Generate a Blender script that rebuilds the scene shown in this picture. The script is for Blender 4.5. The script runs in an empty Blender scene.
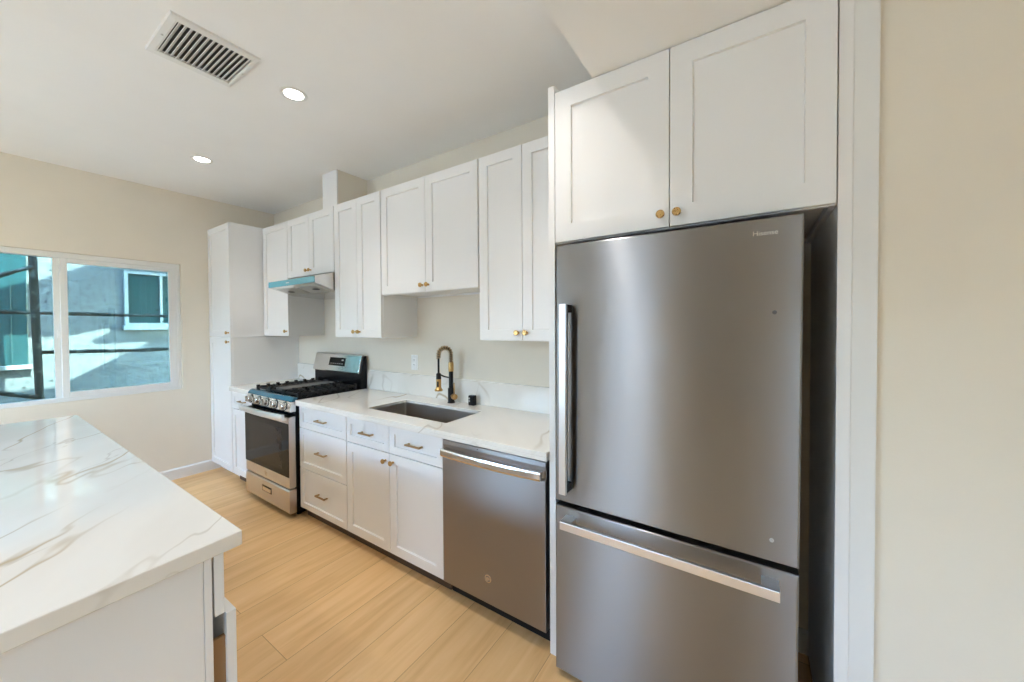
import bpy, bmesh, math, random
from mathutils import Vector, Matrix
random.seed(7)
SC = bpy.context.scene
COL = SC.collection
PI = math.pi

# ------------------------------------------------------------------ camera
CAMZ = 1.4698
F_PX = 367.38
yaw, pitch, roll = 0.5839, -0.0169, -0.0059
Fv = Vector((-math.sin(yaw), math.cos(yaw), 0)); Rv = Vector((math.cos(yaw), math.sin(yaw), 0)); Uv = Vector((0, 0, 1))
Fv, Uv = Fv * math.cos(pitch) + Uv * math.sin(pitch), Uv * math.cos(pitch) - Fv * math.sin(pitch)
Rv, Uv = Rv * math.cos(roll) + Uv * math.sin(roll), Uv * math.cos(roll) - Rv * math.sin(roll)
cd = bpy.data.cameras.new('camera')
cd.sensor_fit = 'HORIZONTAL'; cd.sensor_width = 36.0; cd.lens = F_PX / 1024 * 36.0
cd.shift_x = 0.0; cd.shift_y = -8.97 / 1024
cd.clip_start = 0.02; cd.clip_end = 200
cam = bpy.data.objects.new('camera', cd); COL.objects.link(cam)
m3 = Matrix((Rv, Uv, -Fv)).transposed()
cam.matrix_world = Matrix.Translation((0, 0, CAMZ)) @ m3.to_4x4()
SC.camera = cam

# ------------------------------------------------------------------ light and exposure
LAMP = 11.0          # radiance of the recessed lamp lenses
BULB = 2.0           # watts of light each lamp throws downwards
SKY = 8.6
SUN = 44.0
SC.view_settings.view_transform = 'Standard'
SC.view_settings.look = 'None'
SC.view_settings.gamma = 1.0
SC.view_settings.use_curve_mapping = False
SC.view_settings.exposure = 0.72
SC.render.film_transparent = False
SC.cycles.max_bounces = 12
SC.cycles.diffuse_bounces = 8
SC.cycles.glossy_bounces = 6
SC.cycles.transparent_max_bounces = 16
SC.cycles.sample_clamp_indirect = 6.0
SC.cycles.caustics_reflective = False
SC.cycles.caustics_refractive = False
SC.cycles.use_denoising = True

w = bpy.data.worlds.new('sky'); SC.world = w; w.use_nodes = True
nt = w.node_tree; nt.nodes.clear()
wo = nt.nodes.new('ShaderNodeOutputWorld'); wb = nt.nodes.new('ShaderNodeBackground')
sk = nt.nodes.new('ShaderNodeTexSky'); sk.sky_type = 'NISHITA'; sk.sun_disc = False
sk.sun_elevation = math.radians(48); sk.sun_rotation = math.radians(80); sk.air_density = 1.0; sk.dust_density = 0.4
nt.links.new(sk.outputs[0], wb.inputs[0]); nt.links.new(wb.outputs[0], wo.inputs[0])
wb.inputs[1].default_value = SKY

SUN_DIR = Vector((0.75, 0.10, 0.90)).normalized()     # towards the sun
sl = bpy.data.lights.new('sun', 'SUN'); sl.energy = SUN; sl.angle = math.radians(0.53); sl.color = (1.0, 0.97, 0.94)
so = bpy.data.objects.new('sun', sl); COL.objects.link(so)
so.rotation_euler = (-SUN_DIR).to_track_quat('-Z', 'Y').to_euler()

def portal(name, loc, size_x, size_y, rot):
    l = bpy.data.lights.new(name, 'AREA'); l.shape = 'RECTANGLE'; l.size = size_x; l.size_y = size_y
    l.cycles.is_portal = True
    o = bpy.data.objects.new(name, l); COL.objects.link(o); o.location = loc; o.rotation_euler = rot
portal('daylight_portal_left', (-4.86, 0.516, 1.48), 1.22, 1.41, (0, -PI / 2, 0))
portal('daylight_portal_door', (-1.725, -3.40, 1.06), 0.85, 2.12, (PI / 2, 0, 0))
portal('daylight_portal_rear', (-3.875, -3.40, 1.375), 1.55, 2.15, (PI / 2, 0, 0))
portal('daylight_portal_right', (1.0, -3.40, 1.65), 1.0, 1.4, (PI / 2, 0, 0))

# ------------------------------------------------------------------ materials
def new_mat(name):
    m = bpy.data.materials.new(name); m.use_nodes = True
    return m, m.node_tree.nodes, m.node_tree.links, m.node_tree.nodes['Principled BSDF']

def set_in(b, **k):
    for a, v in k.items():
        b.inputs[a.replace('_', ' ')].default_value = v

def ramp(n, pts):
    r = n.new('ShaderNodeValToRGB'); e = r.color_ramp.elements
    while len(e) < len(pts): e.new(0.5)
    for q, (p, c) in zip(e, pts):
        q.position = p; q.color = (c[0], c[1], c[2], 1) if hasattr(c, '__len__') else (c, c, c, 1)
    return r

def paint(name, col, rough=0.5, noise=0.03, bump=0.0, scale=40, spec=0.5):
    """painted surface: faint mottling and, if asked, roller texture"""
    m, n, l, b = new_mat(name)
    tc = n.new('ShaderNodeTexCoord'); nz = n.new('ShaderNodeTexNoise'); nz.inputs['Scale'].default_value = 3.0
    nz.inputs['Detail'].default_value = 4
    l.new(tc.outputs['Object'], nz.inputs['Vector'])
    lo = [c * (1 - noise) for c in col]; hi = [min(1, c * (1 + noise)) for c in col]
    r = ramp(n, [(0.3, lo), (0.7, hi)])
    l.new(nz.outputs['Fac'], r.inputs[0]); l.new(r.outputs[0], b.inputs['Base Color'])
    set_in(b, Roughness=rough); b.inputs['Specular IOR Level'].default_value = spec
    if bump:
        n2 = n.new('ShaderNodeTexNoise'); n2.inputs['Scale'].default_value = scale; n2.inputs['Detail'].default_value = 3
        l.new(tc.outputs['Object'], n2.inputs['Vector'])
        bp = n.new('ShaderNodeBump'); bp.inputs['Strength'].default_value = bump; bp.inputs['Distance'].default_value = 0.002
        l.new(n2.outputs['Fac'], bp.inputs['Height']); l.new(bp.outputs[0], b.inputs['Normal'])
    return m

def metal(name, col, rough, aniso=0.0, tang=(1, 0, 0), grain=None, gamp=0.04):
    m, n, l, b = new_mat(name)
    set_in(b, Metallic=1.0, Roughness=rough); b.inputs['Base Color'].default_value = (*col, 1)
    tc = n.new('ShaderNodeTexCoord'); mp = n.new('ShaderNodeMapping'); nz = n.new('ShaderNodeTexNoise')
    mp.inputs['Scale'].default_value = grain or (30, 30, 30)
    nz.inputs['Scale'].default_value = 8.0; nz.inputs['Detail'].default_value = 3
    l.new(tc.outputs['Object'], mp.inputs['Vector']); l.new(mp.outputs[0], nz.inputs['Vector'])
    r = n.new('ShaderNodeMapRange'); r.inputs['To Min'].default_value = rough - gamp; r.inputs['To Max'].default_value = rough + gamp
    l.new(nz.outputs['Fac'], r.inputs['Value']); l.new(r.outputs[0], b.inputs['Roughness'])
    if aniso:
        b.inputs['Anisotropic'].default_value = aniso
        c = n.new('ShaderNodeCombineXYZ')
        for i in range(3): c.inputs[i].default_value = tang[i]
        l.new(c.outputs[0], b.inputs['Tangent'])
    return m

def gloss(name, col, rough=0.1, spec=0.5, coat=0.0):
    m, n, l, b = new_mat(name)
    tc = n.new('ShaderNodeTexCoord'); nz = n.new('ShaderNodeTexNoise'); nz.inputs['Scale'].default_value = 25
    l.new(tc.outputs['Object'], nz.inputs['Vector'])
    r = ramp(n, [(0.3, [c * 0.95 for c in col]), (0.7, [c * 1.05 for c in col])])
    l.new(nz.outputs['Fac'], r.inputs[0]); l.new(r.outputs[0], b.inputs['Base Color'])
    set_in(b, Roughness=rough); b.inputs['Specular IOR Level'].default_value = spec
    b.inputs['Coat Weight'].default_value = coat
    return m

def pane_glass(name, tint):
    m, n, l, b = new_mat(name)
    n.remove(b); out = n['Material Output']
    tr = n.new('ShaderNodeBsdfTransparent'); tr.inputs[0].default_value = (*tint, 1)
    gl = n.new('ShaderNodeBsdfGlossy'); gl.inputs['Roughness'].default_value = 0.0
    lw = n.new('ShaderNodeLayerWeight'); lw.inputs['Blend'].default_value = 0.5      # Schlick reflectance, the same from both sides
    pw = n.new('ShaderNodeMath'); pw.operation = 'POWER'; pw.inputs[1].default_value = 5.0; l.new(lw.outputs['Facing'], pw.inputs[0])
    fr = n.new('ShaderNodeMath'); fr.operation = 'MULTIPLY_ADD'; fr.inputs[1].default_value = 0.94; fr.inputs[2].default_value = 0.05
    l.new(pw.outputs[0], fr.inputs[0])
    mx = n.new('ShaderNodeMixShader')
    l.new(fr.outputs[0], mx.inputs[0]); l.new(tr.outputs[0], mx.inputs[1]); l.new(gl.outputs[0], mx.inputs[2])
    l.new(mx.outputs[0], out.inputs['Surface'])
    return m

def quartz(name, rot, seed, base_k=1.0, sc2=1.5, detail=4, lo=0.42, hi=0.60):
    m, n, l, b = new_mat(name)
    tc = n.new('ShaderNodeTexCoord'); mp = n.new('ShaderNodeMapping')
    mp.vector_type = 'TEXTURE'      # veins run long in the direction rot
    mp.inputs['Rotation'].default_value = (0, 0, rot); mp.inputs['Location'].default_value = (seed, seed * 0.7, 0.0)
    mp.inputs['Scale'].default_value = (1.5, 0.5, 0.7)
    l.new(tc.outputs['Object'], mp.inputs['Vector'])
    def vein(scale, width, dist, w_off):
        nz = n.new('ShaderNodeTexNoise'); nz.noise_dimensions = '4D'; nz.inputs['W'].default_value = w_off
        nz.inputs['Scale'].default_value = scale; nz.inputs['Detail'].default_value = detail; nz.inputs['Roughness'].default_value = 0.5
        nz.inputs['Distortion'].default_value = dist
        l.new(mp.outputs[0], nz.inputs['Vector'])
        s = n.new('ShaderNodeMath'); s.operation = 'SUBTRACT'; s.inputs[1].default_value = 0.5; l.new(nz.outputs['Fac'], s.inputs[0])
        a = n.new('ShaderNodeMath'); a.operation = 'ABSOLUTE'; l.new(s.outputs[0], a.inputs[0])
        r = n.new('ShaderNodeMapRange'); r.interpolation_type = 'SMOOTHSTEP'
        r.inputs['From Min'].default_value = 0.0; r.inputs['From Max'].default_value = width
        r.inputs['To Min'].default_value = 1.0; r.inputs['To Max'].default_value = 0.0
        l.new(a.outputs[0], r.inputs['Value'])
        mk = n.new('ShaderNodeTexNoise'); mk.inputs['Scale'].default_value = scale * 1.3; mk.inputs['Detail'].default_value = 2
        mo = n.new('ShaderNodeVectorMath'); mo.operation = 'ADD'; mo.inputs[1].default_value = (w_off * 3 + 5, 2, w_off)
        l.new(mp.outputs[0], mo.inputs[0]); l.new(mo.outputs[0], mk.inputs['Vector'])
        r2 = n.new('ShaderNodeMapRange'); r2.interpolation_type = 'SMOOTHSTEP'
        r2.inputs['From Min'].default_value = lo; r2.inputs['From Max'].default_value = hi
        l.new(mk.outputs['Fac'], r2.inputs['Value'])
        mu = n.new('ShaderNodeMath'); mu.operation = 'MULTIPLY'; l.new(r.outputs[0], mu.inputs[0]); l.new(r2.outputs[0], mu.inputs[1])
        return mu
    v1 = vein(0.85, 0.0085, 0.28, 1.3); v2 = vein(sc2, 0.0075, 0.35, 4.7)
    cl = n.new('ShaderNodeTexNoise'); cl.inputs['Scale'].default_value = 1.6; cl.inputs['Detail'].default_value = 4
    l.new(mp.outputs[0], cl.inputs['Vector'])
    base = ramp(n, [(p_, [q * base_k for q in c_]) for p_, c_ in ((0.35, (0.83, 0.79, 0.73)), (0.55, (0.89, 0.855, 0.80)), (0.75, (0.87, 0.83, 0.77)))])
    l.new(cl.outputs['Fac'], base.inputs[0])
    cur = base.outputs[0]
    for v, c, k in ((v1, (0.40, 0.29, 0.15), 0.72), (v2, (0.46, 0.40, 0.33), 0.65)):
        mx = n.new('ShaderNodeMix'); mx.data_type = 'RGBA'
        s = n.new('ShaderNodeMath'); s.operation = 'MULTIPLY'; s.inputs[1].default_value = k; l.new(v.outputs[0], s.inputs[0])
        l.new(s.outputs[0], mx.inputs['Factor']); l.new(cur, mx.inputs['A']); mx.inputs['B'].default_value = (*c, 1)
        cur = mx.outputs['Result']
    l.new(cur, b.inputs['Base Color']); set_in(b, Roughness=0.07); b.inputs['Specular IOR Level'].default_value = 0.55
    return m

def floor_wood(name):
    m, n, l, b = new_mat(name)
    tc = n.new('ShaderNodeTexCoord'); mp = n.new('ShaderNodeMapping')
    mp.inputs['Rotation'].default_value = (0, 0, -PI / 2); mp.inputs['Location'].default_value = (0.44, -0.037 + 0.24 * 0, 0)
    l.new(tc.outputs['Object'], mp.inputs['Vector'])
    def brick(c1, c2, cm):
        br = n.new('ShaderNodeTexBrick'); br.offset = 0.29; br.offset_frequency = 2; br.squash = 1
        br.inputs['Scale'].default_value = 1.0; br.inputs['Brick Width'].default_value = 1.22; br.inputs['Row Height'].default_value = 0.24
        br.inputs['Mortar Size'].default_value = 0.0016; br.inputs['Mortar Smooth'].default_value = 0.15; br.inputs['Bias'].default_value = 0.0
        br.inputs['Color1'].default_value = c1; br.inputs['Color2'].default_value = c2; br.inputs['Mortar'].default_value = cm
        l.new(mp.outputs[0], br.inputs['Vector']); return br
    br = brick((0.0, 0.0, 0.0, 1), (1, 1, 1, 1), (0.5, 0.5, 0.5, 1))
    # grain stretched along the planks (tex x)
    ad = n.new('ShaderNodeMix'); ad.data_type = 'RGBA'; ad.blend_type = 'ADD'; ad.inputs['Factor'].default_value = 1.0
    sc = n.new('ShaderNodeVectorMath'); sc.operation = 'MULTIPLY'; sc.inputs[1].default_value = (0.9, 9.0, 1)
    l.new(mp.outputs[0], sc.inputs[0])
    of = n.new('ShaderNodeVectorMath'); of.operation = 'MULTIPLY'; of.inputs[1].default_value = (13.0, 7.0, 3.0)
    l.new(br.outputs['Color'], of.inputs[0])
    sm = n.new('ShaderNodeVectorMath'); sm.operation = 'ADD'; l.new(sc.outputs[0], sm.inputs[0]); l.new(of.outputs[0], sm.inputs[1])
    g = n.new('ShaderNodeTexNoise'); g.inputs['Scale'].default_value = 2.4; g.inputs['Detail'].default_value = 6; g.inputs['Distortion'].default_value = 0.6
    l.new(sm.outputs[0], g.inputs['Vector'])
    r = ramp(n, [(0.30, (0.66, 0.40, 0.18)), (0.5, (0.74, 0.47, 0.225)), (0.72, (0.79, 0.52, 0.265))])
    l.new(g.outputs['Fac'], r.inputs[0])
    pv = n.new('ShaderNodeMix'); pv.data_type = 'RGBA'; pv.blend_type = 'MULTIPLY'; pv.inputs['Factor'].default_value = 1.0
    pr = ramp(n, [(0, 0.94), (1, 1.05)]); l.new(br.outputs['Color'], pr.inputs[0])
    l.new(r.outputs[0], pv.inputs['A']); l.new(pr.outputs[0], pv.inputs['B'])
    mj = n.new('ShaderNodeMix'); mj.data_type = 'RGBA'; l.new(br.outputs['Fac'], mj.inputs['Factor'])
    l.new(pv.outputs['Result'], mj.inputs['A']); mj.inputs['B'].default_value = (0.42, 0.25, 0.11, 1)
    l.new(mj.outputs['Result'], b.inputs['Base Color']); set_in(b, Roughness=0.42)
    b.inputs['Specular IOR Level'].default_value = 0.35
    return m

def stucco(name):
    m, n, l, b = new_mat(name)
    tc = n.new('ShaderNodeTexCoord'); nz = n.new('ShaderNodeTexNoise'); nz.inputs['Scale'].default_value = 22; nz.inputs['Detail'].default_value = 8
    mp = n.new('ShaderNodeMapping'); mp.inputs['Scale'].default_value = (1, 0.6, 7); n2 = n.new('ShaderNodeTexNoise'); n2.inputs['Scale'].default_value = 1.6; n2.inputs['Detail'].default_value = 4
    l.new(tc.outputs['Object'], nz.inputs['Vector']); l.new(tc.outputs['Object'], mp.inputs['Vector']); l.new(mp.outputs[0], n2.inputs['Vector'])
    r1 = ramp(n, [(0.34, 0.62), (0.5, 1.0)]); r2 = ramp(n, [(0.3, (0.13, 0.132, 0.134)), (0.7, (0.19, 0.188, 0.185))])
    l.new(nz.outputs['Fac'], r1.inputs[0]); l.new(n2.outputs['Fac'], r2.inputs[0])
    mx = n.new('ShaderNodeMix'); mx.data_type = 'RGBA'; mx.blend_type = 'MULTIPLY'; mx.inputs['Factor'].default_value = 1
    l.new(r2.outputs[0], mx.inputs['A']); l.new(r1.outputs[0], mx.inputs['B'])
    vo = n.new('ShaderNodeTexVoronoi'); vo.inputs['Scale'].default_value = 9.0; l.new(tc.outputs['Object'], vo.inputs['Vector'])
    r3 = ramp(n, [(0.09, 0.12), (0.125, 1.0)]); l.new(vo.outputs['Distance'], r3.inputs[0])
    m2 = n.new('ShaderNodeMix'); m2.data_type = 'RGBA'; m2.blend_type = 'MULTIPLY'; m2.inputs['Factor'].default_value = 1
    l.new(mx.outputs['Result'], m2.inputs['A']); l.new(r3.outputs[0], m2.inputs['B'])
    l.new(m2.outputs['Result'], b.inputs['Base Color']); set_in(b, Roughness=0.9)
    bp = n.new('ShaderNodeBump'); bp.inputs['Distance'].default_value = 0.01; bp.inputs['Strength'].default_value = 0.4
    l.new(nz.outputs['Fac'], bp.inputs['Height']); l.new(bp.outputs[0], b.inputs['Normal'])
    return m

def weathered(name):
    m, n, l, b = new_mat(name)
    tc = n.new('ShaderNodeTexCoord'); nz = n.new('ShaderNodeTexNoise'); nz.inputs['Scale'].default_value = 14; nz.inputs['Detail'].default_value = 6
    l.new(tc.outputs['Object'], nz.inputs['Vector'])
    r = ramp(n, [(0.35, (0.012, 0.014, 0.010)), (0.55, (0.035, 0.038, 0.03)), (0.72, (0.30, 0.28, 0.25))])
    l.new(nz.outputs['Fac'], r.inputs[0]); l.new(r.outputs[0], b.inputs['Base Color']); set_in(b, Roughness=0.85)
    return m

def emit(name, col, s):
    m, n, l, b = new_mat(name)
    b.inputs['Base Color'].default_value = (0.9, 0.9, 0.9, 1)
    b.inputs['Emission Color'].default_value = (*col, 1); b.inputs['Emission Strength'].default_value = s
    return m

M = dict(
    white=paint('cabinet_paint', (0.79, 0.78, 0.77), 0.33, 0.008),
    wall=paint('wall_paint', (0.75, 0.69, 0.592), 0.75, 0.02, 0.15, 90, 0.3),
    ceil=paint('ceiling_paint', (0.85, 0.845, 0.84), 0.85, 0.012, 0.1, 80, 0.3),
    trim=paint('trim_paint', (0.74, 0.735, 0.72), 0.4, 0.01),
    vinyl=paint('window_vinyl', (0.74, 0.735, 0.72), 0.35, 0.01),
    floor=floor_wood('oak_planks'),
    quartz=quartz('quartz_island', 2.5, 1.7, 0.87),
    quartz2=quartz('quartz_counter', 2.35, 6.1, 0.93, 1.0, 2.5, 0.47, 0.66),
    steel=metal('brushed_steel', (0.315, 0.31, 0.31), 0.32, 1.0, (0, 0, 1), (0.4, 30, 60), 0.012),
    steel_dark=metal('brushed_steel_dishwasher', (0.34, 0.315, 0.30), 0.33, 0.97, (0, 0, 1), (0.4, 30, 60), 0.012),
    chrome=metal('satin_steel', (0.74, 0.72, 0.70), 0.2),
    handle=metal('handle_steel', (0.80, 0.79, 0.79), 0.3),
    sink=metal('sink_steel', (0.50, 0.46, 0.42), 0.36),
    brass=metal('brushed_brass', (0.54, 0.33, 0.125), 0.28),
    bronze=metal('aged_brass', (0.42, 0.29, 0.15), 0.34),
    black=gloss('black_enamel', (0.008, 0.008, 0.009), 0.2, 0.2),
    matte=gloss('matte_black', (0.010, 0.010, 0.011), 0.45, 0.3),
    iron=gloss('cast_iron', (0.010, 0.010, 0.011), 0.5, 0.3),
    griddle=gloss('griddle_iron', (0.085, 0.08, 0.078), 0.42),
    glassblk=gloss('oven_glass', (0.012, 0.010, 0.008), 0.05, 0.12),
    ovenwin=gloss('oven_window', (0.035, 0.027, 0.022), 0.06, 0.14),
    darkcase=gloss('fridge_case_grey', (0.10, 0.10, 0.105), 0.45),
    gasket=gloss('black_gasket', (0.01, 0.01, 0.01), 0.6),
    plastic=gloss('white_plastic', (0.82, 0.82, 0.81), 0.3),
    grey=gloss('grey_marking', (0.5, 0.5, 0.5), 0.4),
    pane=pane_glass('window_glass', (0.47, 0.60, 0.585)),
    pane2=pane_glass('rear_glass', (0.92, 0.96, 0.96)),
    dkpane=gloss('dark_teal_glass', (0.02, 0.06, 0.065), 0.08, 0.7),
    stucco=stucco('grey_stucco'),
    weather=weathered('weathered_timber'),
    concrete=paint('concrete', (0.17, 0.165, 0.155), 0.9, 0.1),
    darkdoor=paint('added_door_dark', (0.05, 0.035, 0.028), 0.4, 0.1),
    film=gloss('blue_protective_film', (0.16, 0.40, 0.47), 0.12, 0.6),
    filmdk=gloss('dark_blue_film', (0.02, 0.10, 0.15), 0.12, 0.6),
    steel_range=metal('range_steel', (0.62, 0.56, 0.52), 0.3, 0.5, (0, 0, 1), (0.4, 30, 60), 0.012),
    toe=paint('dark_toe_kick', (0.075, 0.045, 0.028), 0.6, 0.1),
    oldvinyl=paint('old_window_paint', (0.36, 0.37, 0.37), 0.5, 0.08),
    brownply=paint('drawer_ply', (0.30, 0.17, 0.08), 0.5, 0.06),
    dark=gloss('vent_dark', (0.03, 0.028, 0.026), 0.8),
    lens=emit('lamp_lens', (1.0, 0.965, 0.92), LAMP),
    letter=metal('badge_letters', (0.85, 0.85, 0.85), 0.2),
    filter=metal('hood_filter', (0.55, 0.54, 0.52), 0.4),
)

# ------------------------------------------------------------------ mesh helpers
ORG = {}

def new_obj(name, bm, mat, parent=None, bevel=0.0, smooth=False, seg=2, origin=None):
    me = bpy.data.meshes.new(name)
    bmesh.ops.recalc_face_normals(bm, faces=bm.faces)
    org = ORG.get(parent.name) if parent is not None else (Vector(origin) if origin else Vector((0, 0, 0)))
    if org is None: org = Vector((0, 0, 0))
    bmesh.ops.translate(bm, verts=bm.verts, vec=-org)
    bm.to_mesh(me); bm.free()
    if isinstance(mat, (list, tuple)):
        for q in mat: me.materials.append(q)
    else: me.materials.append(mat)
    o = bpy.data.objects.new(name, me); COL.objects.link(o)
    if parent is not None:
        o.parent = parent
    else:
        o.location = org
    ORG[o.name] = org
    if smooth:
        for p in me.polygons: p.use_smooth = True
    if bevel:
        md = o.modifiers.new('bevel', 'BEVEL'); md.width = bevel; md.segments = seg; md.limit_method = 'ANGLE'; md.angle_limit = math.radians(50)
        md.harden_normals = False
    return o

def thing(name, label, cat, loc, group=None):
    o = bpy.data.objects.new(name, None); COL.objects.link(o); o.location = loc; o.empty_display_size = 0.1
    o['label'] = label; o['category'] = cat
    if group: o['group'] = group
    ORG[o.name] = Vector(loc)
    return o

def tag(o, label, cat, group=None):
    o['label'] = label; o['category'] = cat
    if group: o['group'] = group
    return o

def struct(name, bm, mat, parent=None, **k):
    o = new_obj(name, bm, mat, parent, **k)
    if parent is None: o['kind'] = 'structure'
    return o

def box(bm, x0, x1, y0, y1, z0, z1, mi=0):
    v = [bm.verts.new(p) for p in ((x0, y0, z0), (x1, y0, z0), (x1, y1, z0), (x0, y1, z0), (x0, y0, z1), (x1, y0, z1), (x1, y1, z1), (x0, y1, z1))]
    for f in ((0, 3, 2, 1), (4, 5, 6, 7), (0, 1, 5, 4), (1, 2, 6, 5), (2, 3, 7, 6), (3, 0, 4, 7)):
        fc = bm.faces.new([v[i] for i in f]); fc.material_index = mi
    return v

def bxm(*a):
    bm = bmesh.new(); box(bm, *a); return bm

def boxes(lst):
    bm = bmesh.new()
    for a in lst: box(bm, *a)
    return bm

def prism(bm, pts, axis, a0, a1, mi=0):
    """pts: 2-D polygon; axis 'x': (y,z), 'y': (x,z), 'z': (x,y)"""
    def P(p, a):
        return {'x': (a, p[0], p[1]), 'y': (p[0], a, p[1]), 'z': (p[0], p[1], a)}[axis]
    A = [bm.verts.new(P(p, a0)) for p in pts]; B = [bm.verts.new(P(p, a1)) for p in pts]
    n = len(pts)
    f = bm.faces.new(A); f.material_index = mi
    f = bm.faces.new(B[::-1]); f.material_index = mi
    for i in range(n):
        f = bm.faces.new((A[i], B[i], B[(i + 1) % n], A[(i + 1) % n])); f.material_index = mi

def loops(bm, L, mi=0, cap0=True, cap1=True):
    """bridge closed loops of equal vertex count"""
    R = [[bm.verts.new(p) for p in lp] for lp in L]
    n = len(R[0])
    for a, b in zip(R, R[1:]):
        for i in range(n):
            f = bm.faces.new((a[i], a[(i + 1) % n], b[(i + 1) % n], b[i])); f.material_index = mi
    if cap0: bm.faces.new(R[0][::-1]).material_index = mi
    if cap1: bm.faces.new(R[-1]).material_index = mi

def shaker_bm(x0, x1, z0, z1, yf, th=0.02, fr=0.057, rec=0.010, sgn=1):
    """shaker door: front face at y=yf, body going +y (sgn=1, faces -y) or -y (sgn=-1)"""
    bm = bmesh.new(); c = 0.0015
    def R(i, y): return [(x0 + i, y, z0 + i), (x1 - i, y, z0 + i), (x1 - i, y, z1 - i), (x0 + i, y, z1 - i)]
    s = sgn
    loops(bm, [R(0, yf + s * th), R(0, yf + s * c), R(c, yf), R(fr, yf), R(fr + 0.002, yf + s * rec)])
    return bm

def lathe(bm, prof, origin, axis, seg=20, mi=0):
    """prof: list of (r, h) along axis vector from origin"""
    ax = Vector(axis).normalized(); o = Vector(origin)
    t = ax.orthogonal().normalized(); u = ax.cross(t)
    L = []
    for r, h in prof:
        L.append([o + ax * h + (t * math.cos(2 * PI * i / seg) + u * math.sin(2 * PI * i / seg)) * max(r, 1e-5) for i in range(seg)])
    loops(bm, L, mi)

def tube(bm, path, r, seg=10, mi=0, radii=None):
    pts = [Vector(p) for p in path]
    t0 = (pts[1] - pts[0]).normalized(); nrm = t0.orthogonal().normalized(); L = []
    for i, p in enumerate(pts):
        a = pts[max(i - 1, 0)]; b = pts[min(i + 1, len(pts) - 1)]
        t = (b - a).normalized()
        nrm = (nrm - t * nrm.dot(t)).normalized(); bn = t.cross(nrm)
        rr = radii[i] if radii else r
        L.append([p + (nrm * math.cos(2 * PI * k / seg) + bn * math.sin(2 * PI * k / seg)) * rr for k in range(seg)])
    loops(bm, L, mi)

def text_bm(s, size, x, y, z, depth=0.001, align='LEFT'):
    """raised lettering on a face looking towards -y, baseline at z"""
    cu = bpy.data.curves.new('lettering', 'FONT'); cu.body = s; cu.size = size; cu.extrude = depth; cu.align_x = align
    ob = bpy.data.objects.new('lettering', cu); COL.objects.link(ob)
    me = bpy.data.meshes.new_from_object(ob.evaluated_get(bpy.context.evaluated_depsgraph_get()))
    bm = bmesh.new(); bm.from_mesh(me)
    for v in bm.verts: v.co = Vector((x + v.co.x, y - v.co.z, z + v.co.y))
    bpy.data.objects.remove(ob); bpy.data.curves.remove(cu); bpy.data.meshes.remove(me)
    return bm

def add_knob(x, y, z, parent, sgn=-1):
    bm = bmesh.new()
    lathe(bm, [(0.0075, -0.001), (0.0075, 0.002), (0.0055, 0.006), (0.0055, 0.014), (0.0125, 0.018), (0.0148, 0.021), (0.0148, 0.027), (0.0130, 0.029), (0.0115, 0.0283), (0.0, 0.0283)], (x, y, z), (0, sgn, 0), 24)
    o = new_obj('knob', bm, M['brass'], parent)
    o['label'] = 'round brushed brass knob'
    return o

def add_pull(x, y, z, parent, half=0.062):
    bm = bmesh.new()
    box(bm, x - half, x + half, y - 0.032, y - 0.022, z - 0.005, z + 0.005)
    for s in (-1, 1):
        xx = x + s * (half - 0.008)
        box(bm, xx - 0.005, xx + 0.005, y - 0.0225, y + 0.001, z - 0.005, z + 0.005)
    o = new_obj('pull', bm, M['bronze'], parent, bevel=0.002)
    o['label'] = 'brass bar pull'
    return o

def door(parent, x0, x1, z0, z1, yf, knob=None, fr=0.057, th=0.02):
    d = new_obj('door', shaker_bm(x0, x1, z0, z1, yf, th, fr), M['white'], parent)
    if knob: add_knob(knob[0], yf, knob[1], d)
    return d

def drawer(parent, x0, x1, z0, z1, yf, pull=True, fr=0.045, name='drawer'):
    d = new_obj(name, shaker_bm(x0, x1, z0, z1, yf, 0.02, fr), M['white'], parent)
    if pull: add_pull((x0 + x1) / 2, yf + 0.008, (z0 + z1) / 2, d)
    return d

# ------------------------------------------------------------------ key dimensions (metres)
XW = -4.695      # left wall, inner face
YW = 2.071       # back wall, inner face
ZC = 2.789       # ceiling
ZS = 2.476       # dropped ceiling
YD = 1.442       # front face of the base doors
YU = 1.723       # front face of the wall-cabinet doors
XR = 0.303       # right wall
YR = -3.25       # rear wall inner face
XE = 2.6         # far right wall

# ------------------------------------------------------------------ the shell
struct('floor', bxm(XW - 0.15, XE + 0.15, YR - 0.12, YW + 0.15, -0.06, 0.0), M['floor'])
struct('wall_back', bxm(XW - 0.15, XE + 0.15, YW, YW + 0.15, 0.0, ZC + 0.12), M['wall'])
WY0, WY1, WZ0, WZ1 = -0.19, 1.222, 0.868, 2.09
struct('wall_left', boxes([(XW - 0.15, XW, YR - 0.12, WY0, 0, ZC + 0.12), (XW - 0.15, XW, WY1, YW, 0, ZC + 0.12),
                           (XW - 0.15, XW, WY0, WY1, 0, WZ0), (XW - 0.15, XW, WY0, WY1, WZ1, ZC + 0.12)]), M['wall'])
DX0, DX1, DZ1 = -2.15, -1.30, 2.12
RX0, RX1, RZ0, RZ1 = -4.65, -3.1, 0.3, 2.45
QX0, QX1, QZ0, QZ1 = 0.50, 1.50, 0.95, 2.35
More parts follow.
